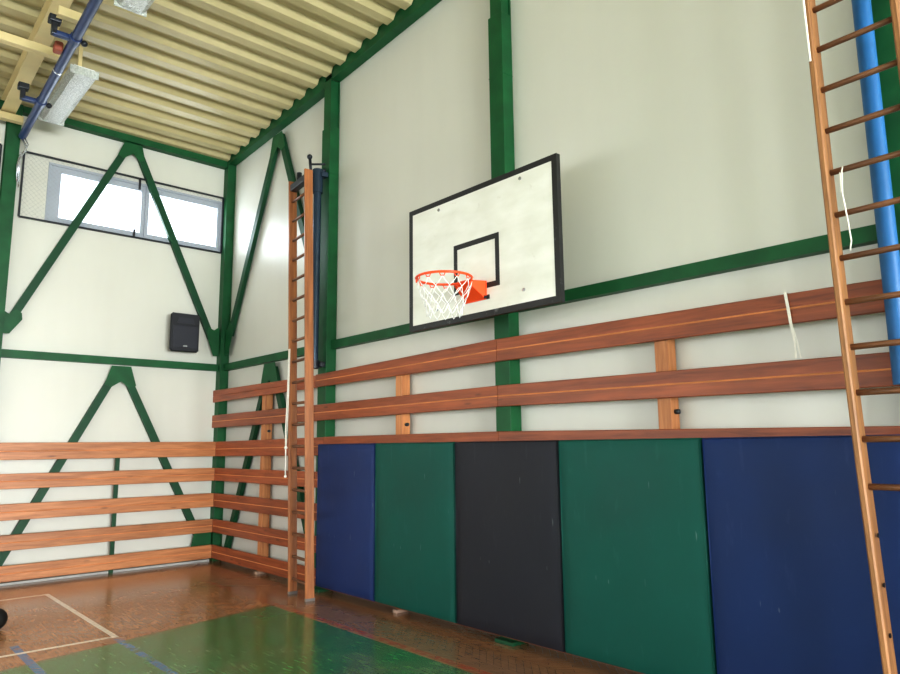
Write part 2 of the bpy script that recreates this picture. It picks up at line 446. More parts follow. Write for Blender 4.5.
# for a beam along +x the prism side axis is -y, so w goes to the wall side with negative a
G = 0.003
beam((-0.03+G, 0.09, 2.755), (2.757, 0.09, 2.75), 0.10, 0.08, 'green horizontal beam on the backboard wall between the corner and far ladder')
beam((2.955, 0.09, 2.757), (5.725, 0.09, 2.76), 0.10, 0.08, 'green horizontal beam just left of the backboard, above the wooden boards')
beam((5.915, 0.09, 2.76), (8.86, 0.09, 2.747), 0.095, 0.08, 'green horizontal beam running from the backboard to the blue pole')
beam((-0.09, -2.765, 2.75), (-0.09, 0.025, 2.75), 0.1, -0.08, 'green horizontal beam crossing the end wall under the loudspeaker',
     prof=[(0, 0), (0, .1), (-.08, .1), (-.08, .088), (-.012, .088), (-.012, .012), (-.08, .012), (-.08, 0)])
beam((-0.03+G, 0.04, 6.012), (2.785, 0.04, 6.14), 0.135, 0.12, 'green eaves beam sloping under the ceiling from corner to first column', h1=0.195)
beam((2.95, 0.04, 6.185), (5.755, 0.04, 6.345), 0.16, 0.12, 'green eaves beam under the ceiling between the two tall wall columns', h1=0.19)
beam((5.91, 0.04, 6.355), (8.86, 0.04, 6.53), 0.19, 0.12, 'green eaves beam above the large white panel right of the backboard', h1=0.22)
beam((-0.05, -2.765, 5.97), (-0.05, 0.025, 5.955), 0.14, -0.12, 'green beam along the top of the end wall above the window',
     prof=[(0, 0), (0, .14), (-.11, .14), (-.11, .128), (-.012, .128), (-.012, .012), (-.11, .012), (-.11, 0)])
beam((-0.05, -7.39, 5.97), (-0.05, -2.935, 5.97), 0.14, -0.12, 'green beam end at the left picture edge behind the navy tube',
     prof=[(0, 0), (0, .14), (-.11, .14), (-.11, .128), (-.012, .128), (-.012, .012), (-.11, .012), (-.11, 0)])

def brace(plane, a, z, a2, z2, w, label, gus=None, gus2=None):
    """angle-section diagonal from (a,z) to (a2,z2) in wall plane; plane 'x' = end wall, 'y' = backboard wall"""
    t = 0.012
    if plane == 'x': P = lambda q, h, dep: Vector((dep, q, h)); front, back = -0.088, -0.15
    else: P = lambda q, h, dep: Vector((q, dep, h)); front, back = 0.088, 0.15
    o0 = P(a, z, front)
    d = Vector((a2-a, z2-z)).normalized(); n = Vector((-d.y, d.x))*(w/2)
    sgn = 1 if plane == 'y' else -1
    b = MB()
    q = [(a+n.x, z+n.y), (a-n.x, z-n.y), (a2-n.x, z2-n.y), (a2+n.x, z2+n.y)]
    dep = Vector((0, sgn*t, 0)) if plane == 'y' else Vector((sgn*t, 0, 0))
    b.poly([P(u, v, front)-o0 for u, v in q], dep)
    for s in (1, -1):     # side webs toward the wall
        k = [(a+s*n.x, z+s*n.y), (a+s*n.x*0.8, z+s*n.y*0.8), (a2+s*n.x*0.8, z2+s*n.y*0.8), (a2+s*n.x, z2+s*n.y)]
        b.poly([P(u, v, front+sgn*t)-o0 for u, v in k], dep*((abs(back-front)-t)/t))
    r = b.build('diagonal_brace', M['green_dark'], loc=o0)
    tag(r, label, 'steel brace', 'green diagonal braces', 'thing')
    for gus in (gus, gus2):
        if not gus: continue
        c = MB(); front2 = front - sgn*0.008
        c.poly([P(u, v, front2)-o0 for u, v in gus], dep*0.6)
        c.build('gusset_plate', M['green'], r)
    return r
W = 0.095
# end wall, upper truss (apex under top beam) and lower truss (apex under the horizontal beam)
brace('x', -1.42, 5.93, -2.66, 3.30, W, 'long green diagonal brace crossing the left glass pane of the high window',
      [(-2.77, 3.05), (-2.70, 3.05), (-2.57, 3.24), (-2.58, 3.32), (-2.64, 3.37), (-2.72, 3.30), (-2.77, 3.33)])
brace('x', -1.32, 5.93, -0.09, 3.24, W, 'long green diagonal brace crossing the right glass pane of the high window', gus2=[(0.02, 2.97), (-0.06, 2.97), (-0.16, 3.24), (-0.15, 3.40), (-0.06, 3.36), (0.02, 3.42)], gus=
      [(-1.49, 5.95), (-1.25, 5.95), (-1.20, 5.74), (-1.27, 5.71), (-1.37, 5.80), (-1.50, 5.70), (-1.57, 5.74)])
brace('x', -1.40, 2.66, -2.70, 0.06, W, 'green diagonal brace falling left behind the lower boards of the end wall',
      [(-1.47, 2.73), (-1.22, 2.73), (-1.14, 2.47), (-1.23, 2.44), (-1.34, 2.52), (-1.46, 2.44), (-1.55, 2.47)])
brace('x', -1.30, 2.66, -0.06, 0.16, W, 'green diagonal brace falling right from the end wall beam to the corner',
      [(-0.30, 0.10), (0.02, 0.10), (0.02, 0.50), (-0.10, 0.52), (-0.22, 0.44)])
brace('y', 1.42, 5.96, 0.10, 3.28, W, 'long green diagonal brace on the backboard wall descending into the corner',
      [(0.0, 2.98), (0.10, 2.98), (0.23, 3.26), (0.23, 3.40), (0.14, 3.46), (0.04, 3.36), (0.0, 3.38)])
brace('y', 1.52, 5.96, 2.74, 3.2, W, 'long green diagonal brace passing behind the far ladder top',
      [(1.34, 5.99), (1.60, 5.99), (1.70, 5.74), (1.60, 5.70), (1.47, 5.80), (1.34, 5.66), (1.26, 5.70)])
brace('y', 1.36, 2.66, 0.24, 0.16, W, 'green diagonal brace behind the corner boards of the backboard wall',
      [(1.28, 2.73), (1.58, 2.73), (1.70, 2.40), (1.60, 2.36), (1.44, 2.50), (1.28, 2.34), (1.18, 2.38)])
brace('y', 1.50, 2.66, 2.70, 0.1, W, 'green diagonal brace descending behind the boards towards the far ladder')
# small corner plate of the upper trusses
# thin green upright behind the end-wall boards
tag(MB().box(-0.045, -0.004, -0.025, 0.025, 0, 1.62, 0.003).build('steel_upright', M['green_dark'], loc=(-0.02, -1.335, 0)),
    'thin green steel upright behind the middle of the end wall boards', 'steel upright', None, 'thing')

# ------------------------------------------------------------------ wooden boards
def board(p0, p1, h0, h1, m, label, group, axis, groove=True):
    """plank rail: p0,p1 bottom ends on the front face plane, local origin at p0"""
    p0, p1 = Vector(p0), Vector(p1); t = 0.03; c = 0.005
    def prof(h):
        g = h*0.5
        if groove:
            return [(0, c), (0, g-0.006), (0.006, g), (0, g+0.006), (0, h-c), (c, h), (t-c, h), (t, h-c), (t, c), (t-c, 0), (c, 0)]
        return [(0, c), (0, h-c), (c, h), (t-c, h), (t, h-c), (t, c), (t-c, 0), (c, 0)]
    b = MB(); A0, A1 = prof(h0), prof(h1); d = p1-p0
    dep = Vector((0, 1, 0)) if axis == 'x' else Vector((-1, 0, 0))
    A = [b.bm.verts.new(dep*a+Vector((0, 0, z))) for a, z in A0]; B = [b.bm.verts.new(d+dep*a+Vector((0, 0, z))) for a, z in A1]
    b.bm.faces.new(A); b.bm.faces.new(B[::-1]); n = len(A)
    for i in range(n): b.bm.faces.new((A[i], B[i], B[(i+1) % n], A[(i+1) % n]))
    o = b.build('wall_board', M[m], loc=p0)
    if groove and h1 > 0.17:
        o.data.materials.append(M['groove'])
        for p in o.data.polygons:
            if p.index in (3, 4): p.material_index = 1
    return tag(o, label, 'wall board', group, 'thing')
ORD = ['topmost', 'second from the top', 'middle', 'second from the bottom', 'lowest']
ROWS = [(1.697, 1.487), (1.320, 1.138), (0.959, 0.766), (0.594, 0.409), (0.235, 0.048)]
for (zt, zb), n in zip(ROWS, ORD):
    board((0, -2.87, zb), (0, -0.001, zb), zt-zb, zt-zb, 'board_y', 'orange-brown wooden board on the end wall, %s of its five' % n, 'boards across the end wall', 'y')
ORD2 = ['level with the topmost end wall board', 'meeting the second highest end wall board at the corner', 'meeting the middle end wall board at the corner',
        'meeting the fourth end wall board down at the corner', 'lowest by the floor']
for k, ((zt, zb), n) in enumerate(zip(ROWS, ORD2)):
    board((0.001, 0, zb), (2.96, 0, zb+(0.02 if k == 0 else 0.0)), zt-zb, zt-zb, 'board_x', 'red-brown board by the corner, ' + n, 'boards along the backboard wall', 'x')
J = 5.785
g2 = 'boards along the backboard wall'
board((-0.165, 0, 2.28), (2.766, 0, 2.305), 0.18, 0.145, 'board_x', 'upper high board from the corner to the far ladder', g2, 'x')
board((2.77, 0, 2.308), (J-.002, 0, 2.325), 0.15, 0.198, 'board_x', 'upper high board from the far ladder to below the backboard', g2, 'x')
board((J+.002, 0, 2.325), (8.99, 0, 2.312), 0.198, 0.185, 'board_x', 'upper high board with white strap, from the backboard to the near ladder', g2, 'x')
board((-0.165, 0, 1.902), (2.766, 0, 1.91), 0.186, 0.188, 'board_x', 'lower high board reaching from the corner to the far ladder, unaligned with end wall', g2, 'x')
board((2.77, 0, 1.91), (J-.002, 0, 1.932), 0.188, 0.183, 'board_x', 'lower high board above the blue, green and charcoal mats', g2, 'x')
board((J+.002, 0, 1.932), (8.99, 0, 1.895), 0.183, 0.19, 'board_x', 'lower high board ending at the near ladder, strap tail touching it', g2, 'x')
board((2.965, 0, 1.515), (J-.002, 0, 1.515), 0.205, 0.205, 'board_x', 'board peeking out above the blue, second and charcoal mats', g2, 'x')
board((J+.002, 0, 1.515), (8.99, 0, 1.475), 0.205, 0.205, 'board_x', 'board peeking out above the wide green and deep blue mats', g2, 'x')

board((2.965, 0, 0.045), (J-.002, 0, 0.045), 0.19, 0.19, 'board_x', 'lowest board added to shade the gap under the blue, second and charcoal mats', g2, 'x')  # this board and the next are added to block light under the mats
board((J+.002, 0, 0.045), (8.99, 0, 0.045), 0.19, 0.19, 'board_x', 'lowest board added to shade the gap under the wide green mat', g2, 'x')

def post(x, label):
    r = empty('wooden_post', (x, 0.085, 0), 0, label, 'wooden post', 'orange posts behind the boards')
    MB().box(-0.052, 0.052, -0.053, 0.055, 0.03, 2.42, 0.004).build('post_shaft', M['post'], r)
    MB().box(-0.03, 0.03, -0.10, 0.05, 0, 0.03, 0.003).build('base_plate', M['concrete'], r)
    for z in (1.82,): MB().tube([(0.052, 0, z), (0.085, 0, z)], 0.018, 10).build('bolt', M['dark_metal'], r, True)
post(1.402, 'orange wooden post behind the corner boards, between corner and far ladder')
post(4.345, 'orange wooden post behind the high boards left of the backboard column')
post(7.375, 'orange wooden post behind the high boards above the wide green mat')

# ------------------------------------------------------------------ padded mats
def mat_pad(x0, x1, m, label):
    w = x1-x0-0.012; h = 1.558; t = 0.088
    r = empty('padded_mat', ((x0+x1)/2, -0.045, 0.078), 0, label, 'padded mat', 'padded mats along the backboard wall')
    b = MB(); nx, nz = 14, 18
    def pt(i, k):
        u, v = i/nx, k/nz; e = min(u, 1-u, v, 1-v)
        puff = 0.006*(1-math.exp(-e*14))+0.004*math.sin(u*9+x0*3)*math.sin(v*7+x0)*(1-math.exp(-e*20))
        return (-w/2+0.012+u*(w-0.024), -t/2+0.004-puff, 0.012+v*(h-0.024))
    G = [[b.bm.verts.new(pt(i, k)) for k in range(nz+1)] for i in range(nx+1)]
    for i in range(nx):
        for k in range(nz): b.bm.faces.new((G[i][k], G[i+1][k], G[i+1][k+1], G[i][k+1]))
    loop = [G[i][0] for i in range(nx+1)]+[G[nx][k] for k in range(1, nz+1)]+[G[i][nz] for i in range(nx-1, -1, -1)]+[G[0][k] for k in range(nz-1, 0, -1)]
    def ring(ins, y):
        out = []
        for v in loop:
            x = v.co.x; z = v.co.z
            fx = (w/2-ins)/(w/2-0.012); fz = (h/2-ins)/(h/2-0.012)
            out.append(b.bm.verts.new((x*fx, y, h/2+(z-h/2)*fz)))
        return out
    rs = [loop, ring(0.004, -t/2+0.008), ring(0.0, -t/2+0.018), ring(0.0, t/2-0.012), ring(0.008, t/2)]
    n = len(loop)
    for A, B in zip(rs, rs[1:]):
        for i in range(n): b.bm.faces.new((A[i], A[(i+1) % n], B[(i+1) % n], B[i]))
    b.bm.faces.new(rs[-1])
    b.build('mat_cushion', M[m], r, True)
    MB().tube([(-w/2+0.007, -t/2+0.004, 0.02), (-w/2+0.007, -t/2+0.004, h-0.008), (w/2-0.007, -t/2+0.004, h-0.008), (w/2-0.007, -t/2+0.004, 0.02)], 0.0045, 8).build('edge_piping', M[m], r, True)
    return r
mat_pad(2.988, 4.105, 'vblue', 'narrow blue padded mat standing beside the far ladder')
mat_pad(4.105, 5.315, 'vgreen', 'narrower green padded mat between the blue and charcoal mats')
mat_pad(5.315, 6.507, 'vblack', 'charcoal padded mat between the two green mats')
mat_pad(6.507, 7.697, 'vgreen', 'wide green padded mat between the charcoal and deep blue mats')
mat_pad(7.697, 8.885, 'vblue_deep', 'large deep blue padded mat just left of the near ladder')
mat_pad(8.885, 10.1, 'vblue_deep', 'deep blue padded mat cut off behind the near ladder rungs')

# ------------------------------------------------------------------ climbing ladders
def ladder(x, y, rz, ztop, wid, mrail, rungs, label, gap_holes=(), bow=0.0):
    r = empty('climbing_ladder', (x, y, 0), rz, label, 'climbing ladder')
    lean = lambda z: (-0.012*z, -0.020*z)
    for s in (0, 1):
        b = MB(); xx = s*wid; zt = ztop
        zs = [0.0, 0.5, 1.0, 1.5, 2.0, 2.5, 3.0, 3.5, 4.0, 4.4, zt]; rings = []
        for z in zs:
            lx, ly = lean(z); lx -= bow*math.sin(max(0, min(1, (z-0.3)/4.0))*PI); c = 0.008
            x0, x1, y0, y1 = xx+lx-0.018, xx+lx+0.018, ly-0.05, ly+0.05
            rings.append([b.bm.verts.new(p+(z,)) for p in ((x0+c, y0), (x1-c, y0), (x1, y0+c), (x1, y1-c), (x1-c, y1), (x0+c, y1), (x0, y1-c), (x0, y0+c))])
        for A, B in zip(rings, rings[1:]):
            for i in range(8): b.bm.faces.new((A[i], A[(i+1) % 8], B[(i+1) % 8], B[i]))
        b.bm.faces.new(rings[0][::-1]); b.bm.faces.new(rings[-1])
        rail = b.build('ladder_rail', M[mrail], r)
        MB().box(xx-0.021, xx+0.021, -0.053, 0.053, 0, 0.03, 0.003).build('rail_shoe', M['shoe'], rail)
        for z in gap_holes:
            lx, ly = lean(z); MB().tube([(xx+lx+0.017, ly, z), (xx+lx+0.0195, ly, z)], 0.012, 10).build('rung_hole', M['rubber'], rail)
    for z in rungs:
        lx, ly = lean(z)
        lx -= bow*math.sin(max(0, min(1, (z-0.3)/4.0))*PI)
        MB().tube([(lx, ly, z), (lx+wid, ly, z)], 0.0165, 12).build('rung', M['rung'], r, True)
    return r
lad1 = ladder(2.818, -0.272, -0.12, 4.78, 0.468, 'ladder_red', [0.16+0.2425*k for k in range(19)], 'tall narrow wooden climbing ladder beside the corner boards and narrow blue mat')
lad2 = ladder(8.745, -0.285, -0.03, 5.08, 0.42, 'ladder', [1.372+0.241*k for k in range(15)], 'wooden climbing ladder close to the camera in front of the deep blue mats', (1.131, 0.89, 0.649, 0.408), 0.02)

def pole(x, y, z0, z1, m, label, clamps):
    r = empty('climbing_pole', (x, y, z0), 0, label, 'steel pole')
    MB().tube([(0, 0, 0), (0, 0, z1-z0)], 0.048, 20).build('pole_shaft', M[m], r, 'auto')
    for z in clamps:
        b = MB().tube([(0, 0, z-z0-0.05), (0, 0, z-z0+0.05)], 0.058, 20)
        b.box(0.0, 0.10, 0.03, 0.09-y*0.3, z-z0-0.03, z-z0+0.03, 0.004)
        b.build('wall_clamp', M['dark_metal'], r, 'auto')
    return r
p1 = pole(2.83, -0.062, 2.53, 4.98, 'steel_pole', 'dark blue-grey steel pole between far ladder and green column', (2.57,))
# pivot head on top of the far pole: dark cylinder, locking pin and arm to the column
h = MB().tube([(0, 0, 2.16), (0, 0, 2.46)], 0.066, 18); h.box(0.0, 0.10, 0.0, 0.09, 2.36, 2.42, 0.004).box(-0.10, 0.0, -0.12, -0.03, 2.30, 2.42, 0.006)
h.build('pivot_head', M['steel_pole'], p1, 'auto')
h = MB().tube([(-0.06, -0.06, 2.42), (-0.08, -0.07, 2.62)], 0.018, 10).sphere((-0.085, -0.07, 2.64), 0.034, 14)
h.tube([(-0.07, -0.065, 2.54), (0.07, 0.06, 2.53)], 0.014, 8).tube([(-0.02, 0, 2.45), (0.06, 0.08, 2.46)], 0.02, 8)
h.build('locking_pin', M['dark_metal'], p1, True)
p2 = pole(8.868, -0.066, 1.90, 5.15, 'blue_pole', 'bright blue steel pole behind the near ladder', (4.9,))
# top hinge between the rails of the far ladder
hg = MB().box(0.020, 0.448, -0.04, 0.04, -0.04, 0.04, 0.006).tube([(0.2, 0, 0.0), (0.2, 0.0, 0.14)], 0.03, 10)
hg.build('ladder_hinge', M['dark_metal'], lad1, loc=(-0.057, -0.095, 4.69))

# ------------------------------------------------------------------ backboard and hoop
bx, by, bz = 5.930, -0.372, 2.645
BW, BH = 1.785, 1.15
bb = empty('basketball_backboard', (bx, by, bz), 0, 'white wooden basketball backboard with black border and target rectangle', 'basketball backboard')
MB().box(-BW/2, BW/2, 0, 0.04, 0, BH, 0.003).build('board_panel', M['board_white'], bb)
def frame_rect(x0, x1, z0, z1, w, y, d):
    b = MB(); b.box(x0, x1, y-d, y, z0, z0+w).box(x0, x1, y-d, y, z1-w, z1).box(x0, x0+w, y-d, y, z0+w, z1-w).box(x1-w, x1, y-d, y, z0+w, z1-w); return b
frame_rect(-BW/2, BW/2, 0, BH, 0.047, 0, 0.002).box(BW/2, BW/2+0.003, -0.002, 0.041, 0, BH).box(-BW/2-0.003, -BW/2, -0.002, 0.041, 0, BH).box(-BW/2, BW/2, -0.002, 0.041, -0.003, 0).build('black_border', M['border'], bb)
frame_rect(-0.276, 0.272, 0.235, 0.678, 0.045, 0, 0.002).build('target_rectangle', M['border'], bb)
for (x, z) in ((-0.47, 1.06), (0.52, 1.06), (-0.5, 0.15), (0.53, 0.15)):
    MB().tube([(x, -0.006, z), (x, 0.0, z)], 0.014, 12).build('bolt', M['chrome'], bb)
ba = MB()
for z in (0.30, 0.85):
    ba.box(-0.45, 0.45, 0.041, 0.081, z-0.03, z+0.03, 0.004)
    for x in (-0.17, -0.06): ba.box(x-0.02, x+0.02, 0.081, 0.397, z-0.02, z+0.02, 0.003)
ba.box(-0.45, -0.41, 0.043, 0.079, 0.30, 0.85).box(0.41, 0.45, 0.043, 0.079, 0.30, 0.85)
ba.build('mounting_arm', M['green_dark'], bb)

hp = empty('basketball_hoop', (bx, by-0.003, 2.92), 0, 'orange basketball hoop with short white net, bolted to the backboard', 'basketball hoop')
RC = Vector((0.033, -0.385, 0)); RR = 0.222
MB().tube([RC+Vector((RR*math.cos(a), RR*math.sin(a), 0)) for a in [i*2*PI/48 for i in range(48)]], 0.0098, 10, closed=True).build('rim', M['orange'], hp, True)
b = MB()
b.box(-0.125, 0.125, -0.012, 0.0, -0.135, 0.02, 0.002)                     # plate on the board
b.poly([(-0.12, -0.012, 0.012), (0.12, -0.012, 0.012), (0.085, -0.175, 0.004), (-0.085, -0.175, 0.004)], (0, 0, 0.008))
for s in (-1, 1):
    b.poly([(s*0.12, -0.012, 0.012), (s*0.12, -0.012, -0.13), (s*0.085, -0.175, -0.008), (s*0.085, -0.175, 0.008)], (-s*0.006, 0, 0))
b.poly([(-0.118, -0.016, -0.128), (0.118, -0.016, -0.128), (0.084, -0.172, -0.01), (-0.084, -0.172, -0.01)], (0, 0.004, 0.006))
b.build('hoop_bracket', M['orange'], hp)
for x in (-0.13, 0.125):
    MB().box(x-0.03, x+0.03, -0.006, 0.0, -0.135, -0.10).tube([(x, -0.026, -0.118), (x, 0, -0.118)], 0.014, 8).build('bracket_bolt', M['dark_metal'], hp)
ns = 12
for i in range(ns):
    a = (i+0.5)*2*PI/ns; p = RC+Vector((RR*math.cos(a), RR*math.sin(a), -0.008))
    tg = Vector((-math.sin(a), math.cos(a), 0))*0.022
    hk = MB(); hk.tube([p-tg, p-tg*0.6+Vector((0, 0, -0.022)), p+tg*0.6+Vector((0, 0, -0.022)), p+tg], 0.0045, 6)
    hk.build('net_hook', M['orange'], hp, True)
nt = MB(); lev = [(-0.03, RR), (-0.10, 0.205), (-0.17, 0.175), (-0.24, 0.15), (-0.31, 0.135)]
def np_(k, i):
    z, r = lev[k]; a = (i+0.5+0.5*(k % 2))*2*PI/ns; return RC+Vector((r*math.cos(a), r*math.sin(a), z))
for k in range(len(lev)-1):
    for i in range(ns):
        for dlt in ((0, -1) if k % 2 == 0 else (0, 1)):
            q0, q1 = np_(k, i), np_(k+1, i+dlt); mid = (q0+q1)/2+Vector((0, 0, -0.008))
            nt.tube([q0, mid, q1], 0.0032, 5)
nt.build('net', M['net'], hp, True)

# ------------------------------------------------------------------ loudspeaker
sp = empty('loudspeaker', (WX, -0.55, 2.98), 0, 'black loudspeaker hanging on the end wall below the window', 'loudspeaker')
b = MB(); d0, d1, hw, hh = 0.05, 0.24, 0.212, 0.56
def sect(x, w, z0, z1, c=0.03):
    return [b.bm.verts.new((x, yy, zz)) for yy, zz in ((-w+c, z0), (w-c, z0), (w, z0+c), (w, z1-c), (w-c, z1), (-w+c, z1), (-w, z1-c), (-w, z0+c))]
rg = [sect(d0, hw*0.72, 0.02, hh-0.02), sect(d1-0.03, hw, 0, hh), sect(d1, hw-0.012, 0.012, hh-0.012)]
b.bm.faces.new(rg[0][::-1]); b.bm.faces.new(rg[-1])
for A, B in zip(rg, rg[1:]):
    for i in range(8): b.bm.faces.new((A[i], A[(i+1) % 8], B[(i+1) % 8], B[i]))
b.build('cabinet', M['speaker'], sp)
g = MB().box(d1-0.002, d1+0.008, -hw+0.035, hw-0.035, 0.05, 0.38, 0.006); g.build('grille', M['grille'], sp)
hn = MB()
hn.poly([(d1+0.003, -0.13, 0.41), (d1+0.003, 0.13, 0.41), (d1+0.003, 0.10, 0.49), (d1+0.003, -0.10, 0.49)], (0.006, 0, 0))
hn.build('horn', M['grille'], sp)
MB().box(d1+0.008, d1+0.011, -0.03, 0.03, 0.07, 0.09).build('badge', M['chrome'], sp)
MB().box(0, d0+0.03, -0.04, 0.04, 0.2, 0.36, 0.004).build('wall_bracket', M['dark_metal'], sp)

# ------------------------------------------------------------------ wire guards in front of the windows
def guard(y0, y1, z0, z1, label, handles):
    r = empty('window_guard', (-0.135, (y0+y1)/2, z0), 0, label, 'window guard', 'wire window guards'); oy = (y0+y1)/2; H = z1-z0
    f = MB(); w = 0.011
    f.box(-w, w, y0-oy, y1-oy, -w, w).box(-w, w, y0-oy, y1-oy, H-w, H+w).box(-w, w, y0-oy-w, y0-oy+w, 0, H).box(-w, w, y1-oy-w, y1-oy+w, 0, H)
    f.build('guard_frame', M['dark_metal'], r)
    mb = MB(); L = y1-y0; s = 0.062
    def seg(a, b_): mb.tube([(0, a[0]-L/2, a[1]), (0, b_[0]-L/2, b_[1])], 0.0009, 3, caps=False)
    k = -H
    while k < L:
        a0, a1 = max(k, 0), min(k+H, L)
        if a1 > a0: seg((a0, a0-k), (a1, a1-k)); seg((a0, H-(a0-k)), (a1, H-(a1-k)))
        k += s
    mb.build('wire_mesh', M['wire'], r)
    for (yy, za, zb) in handles: MB().box(0.0, 0.03, yy-oy-0.012, yy-oy+0.012, za-z0, zb-z0, 0.003).build('guard_clip', M['black'], r)
guard(-2.70, 0.02, 4.59, 5.475, 'dark framed wire guard over the two-pane window of the end wall', [(-1.24, 5.30, 5.47), (-1.28, 4.60, 4.70)])
guard(-5.5, -2.96, 4.61, 5.49, 'wire guard sliver at the left picture edge beyond the steel column', [])

# ------------------------------------------------------------------ ceiling things
def lamp(x0, label):
    L = 1.5; r = empty('ceiling_light', (x0, -2.53, 5.73), 0, label, 'ceiling light', 'fluorescent ceiling lights')
    b = MB().box(0, L, -0.11, 0.11, 0.055, 0.09, 0.008)
    b.build('housing', M['white_plastic'], r)
    c = MB(); prof = [(-0.145, 0.06), (-0.135, 0.02), (-0.09, -0.012), (0.09, -0.012), (0.135, 0.02), (0.145, 0.06)]
    A = [c.bm.verts.new((0.01, p, q)) for p, q in prof]; B = [c.bm.verts.new((L-0.01, p, q)) for p, q in prof]
    c.bm.faces.new(A); c.bm.faces.new(B[::-1])
    for i in range(6): c.bm.faces.new((A[i], B[i], B[(i+1) % 6], A[(i+1) % 6]))
    c.build('diffuser', M['prism'], r)
    for x in (-0.012, L-0.012): MB().box(x, x+0.024, -0.148, 0.148, -0.016, 0.075, 0.006).build('end_cap', M['prism'], r)
    for x in (0.25, L-0.25): MB().box(x-0.02, x+0.02, -0.02, 0.02, 0.085, roof(x0+x)-5.73, 0.002).build('hanger', M['cream'], r)
lamp(0.44, 'fluorescent ceiling light with bright reflection near the end wall')
lamp(3.50, 'fluorescent ceiling light cut by the top picture edge')

# cream rafter along the hall (I-section) and purlins across
b = MB(); cy = -2.95
def ibeam(b, x0, x1, y, zf, h, w):
    for (ya, yb, za, zb) in ((-w/2, w/2, 0, 0.016), (-w/2, w/2, h-0.016, h), (-0.012, 0.012, 0.016, h-0.016)):
        P = [(x0, y+ya, zf(x0)+za), (x0, y+yb, zf(x0)+za), (x0, y+yb, zf(x0)+zb), (x0, y+ya, zf(x0)+zb)]
        b.poly(P, (x1-x0, 0, zf(x1)-zf(x0)))
ibeam(b, 0.0, 21.9, cy, lambda x: roof(x)-0.215, 0.205, 0.16)
ra = b.build('roof_rafter', M['cream']); tag(ra, 'cream steel rafter running above the navy tube', 'rafter', None, 'thing')
def purlin(x, y0, y1, z, label):
    o = MB().box(-0.035, 0.035, 0, y1-y0, -0.045, 0.045, 0.006).box(-0.05, -0.035, 0, y1-y0, -0.045, -0.035).build('roof_purlin', M['cream'], loc=(x, y0, z))
    tag(o, label, 'purlin', 'cream purlins', 'thing')
purlin(2.08, -7.39, -2.80, 5.79, 'cream purlin crossing the rafter at the left picture edge')
purlin(0.10, -7.39, -2.78, 5.79, 'short cream purlin end next to the end wall, below the rafter')
purlin(2.96, -3.03, -2.82, 5.77, 'short cream cross-piece near the upper clamp of the navy tube')

# navy tube with its clamps
tz = 5.6; ty = -2.855
tb = empty('overhead_tube', (0.05, -2.765, tz), -0.027, 'navy steel tube hanging under the rafter above the window', 'steel tube')
MB().tube([(0, 0, 0), (7.0, 0, 0.0)], 0.046, 18).build('tube_shaft', M['navy'], tb, 'auto')
def clamp(x):
    c = MB().tube([(x-0.06, 0, 0), (x+0.06, 0, 0)], 0.056, 18)
    c.box(x-0.03, x+0.03, -0.19, -0.03, -0.025, 0.025, 0.006)
    k = c.build('tube_clamp', M['navy'], tb, 'auto')
    MB().box(x-0.03, x+0.03, -0.21, -0.16, -0.02, 0.12, 0.006).box(x-0.05, x+0.05, -0.24, -0.13, 0.10, 0.17, 0.01).build('clamp_hook', M['dark_metal'], k)
    MB().tube([(x, 0.03, -0.0), (x, 0.08, -0.01)], 0.018, 10).sphere((x, 0.085, -0.012), 0.032, 14).build('clamp_knob', M['dark_metal'], k, True)
clamp(2.80); clamp(1.15)
MB().tube([(2.05, 0, 0), (2.08, 0, 0)], 0.0475, 18).build('tube_ring', M['chrome'], tb, 'auto')
MB().box(2.44, 2.56, -0.13, -0.05, -0.03, 0.07, 0.02).build('pulley_block', M['red_rust'], tb)
MB().tube([(0.02, 0.0, -0.05), (0.03, 0.04, -0.12), (0.02, 0.05, -0.2), (0.02, -0.01, -0.26), (0.02, -0.03, -0.4), (0.02, -0.02, -0.62)], 0.012, 8).build('hanging_chain', M['chrome'], tb, True)
MB().tube([(0.06, 0.02, -0.04), (0.07, 0.06, -0.12), (0.05, 0.03, -0.22), (0.04, -0.02, -0.34), (0.04, 0.0, -0.7)], 0.009, 8).build('hanging_chain', M['chrome'], tb, True)

# ------------------------------------------------------------------ cords, strap, ball
b = MB()
def ribbon(b, pts, w, t=0.003):
    for p, q in zip(pts, pts[1:]):
        p, q = Vector(p), Vector(q)
        b.poly([p-Vector((w/2, 0, 0)), p+Vector((w/2, 0, 0)), q+Vector((w/2, 0, 0)), q-Vector((w/2, 0, 0))], (0, -t, 0))
ribbon(b, [(0, -0.008, 0.005), (0.012, -0.012, -0.10), (0.02, -0.008, -0.21)], 0.018)
ribbon(b, [(0.02, -0.010, -0.20), (0.032, -0.006, -0.32), (0.03, -0.004, -0.405)], 0.012)
ribbon(b, [(0.024, -0.009, -0.20), (0.045, -0.008, -0.30), (0.06, -0.006, -0.405)], 0.007)
b.box(-0.010, 0.010, -0.010, 0.04, 0.004, 0.009)
tag(b.build('strap', M['white_cloth'], loc=(8.275, 0, 2.503)), 'white fabric strap looped over the upper board near the near ladder', 'strap', None, 'thing')
tag(MB().tube([(0, 0, 0), (0.0, -0.02, -0.03), (-0.005, -0.03, -0.16), (0.006, -0.025, -0.3), (0.012, -0.02, -0.42), (0.002, -0.02, -0.47)], 0.0042, 8).tube([(0, 0, 0), (-0.02, 0.01, -0.02), (-0.02, 0.0, -0.14)], 0.0038, 8)
    .build('cord', M['white_cloth'], smooth=True, loc=(8.775, -0.362, 3.07)), 'short white cord tied to a rung of the near ladder', 'cord', None, 'thing')
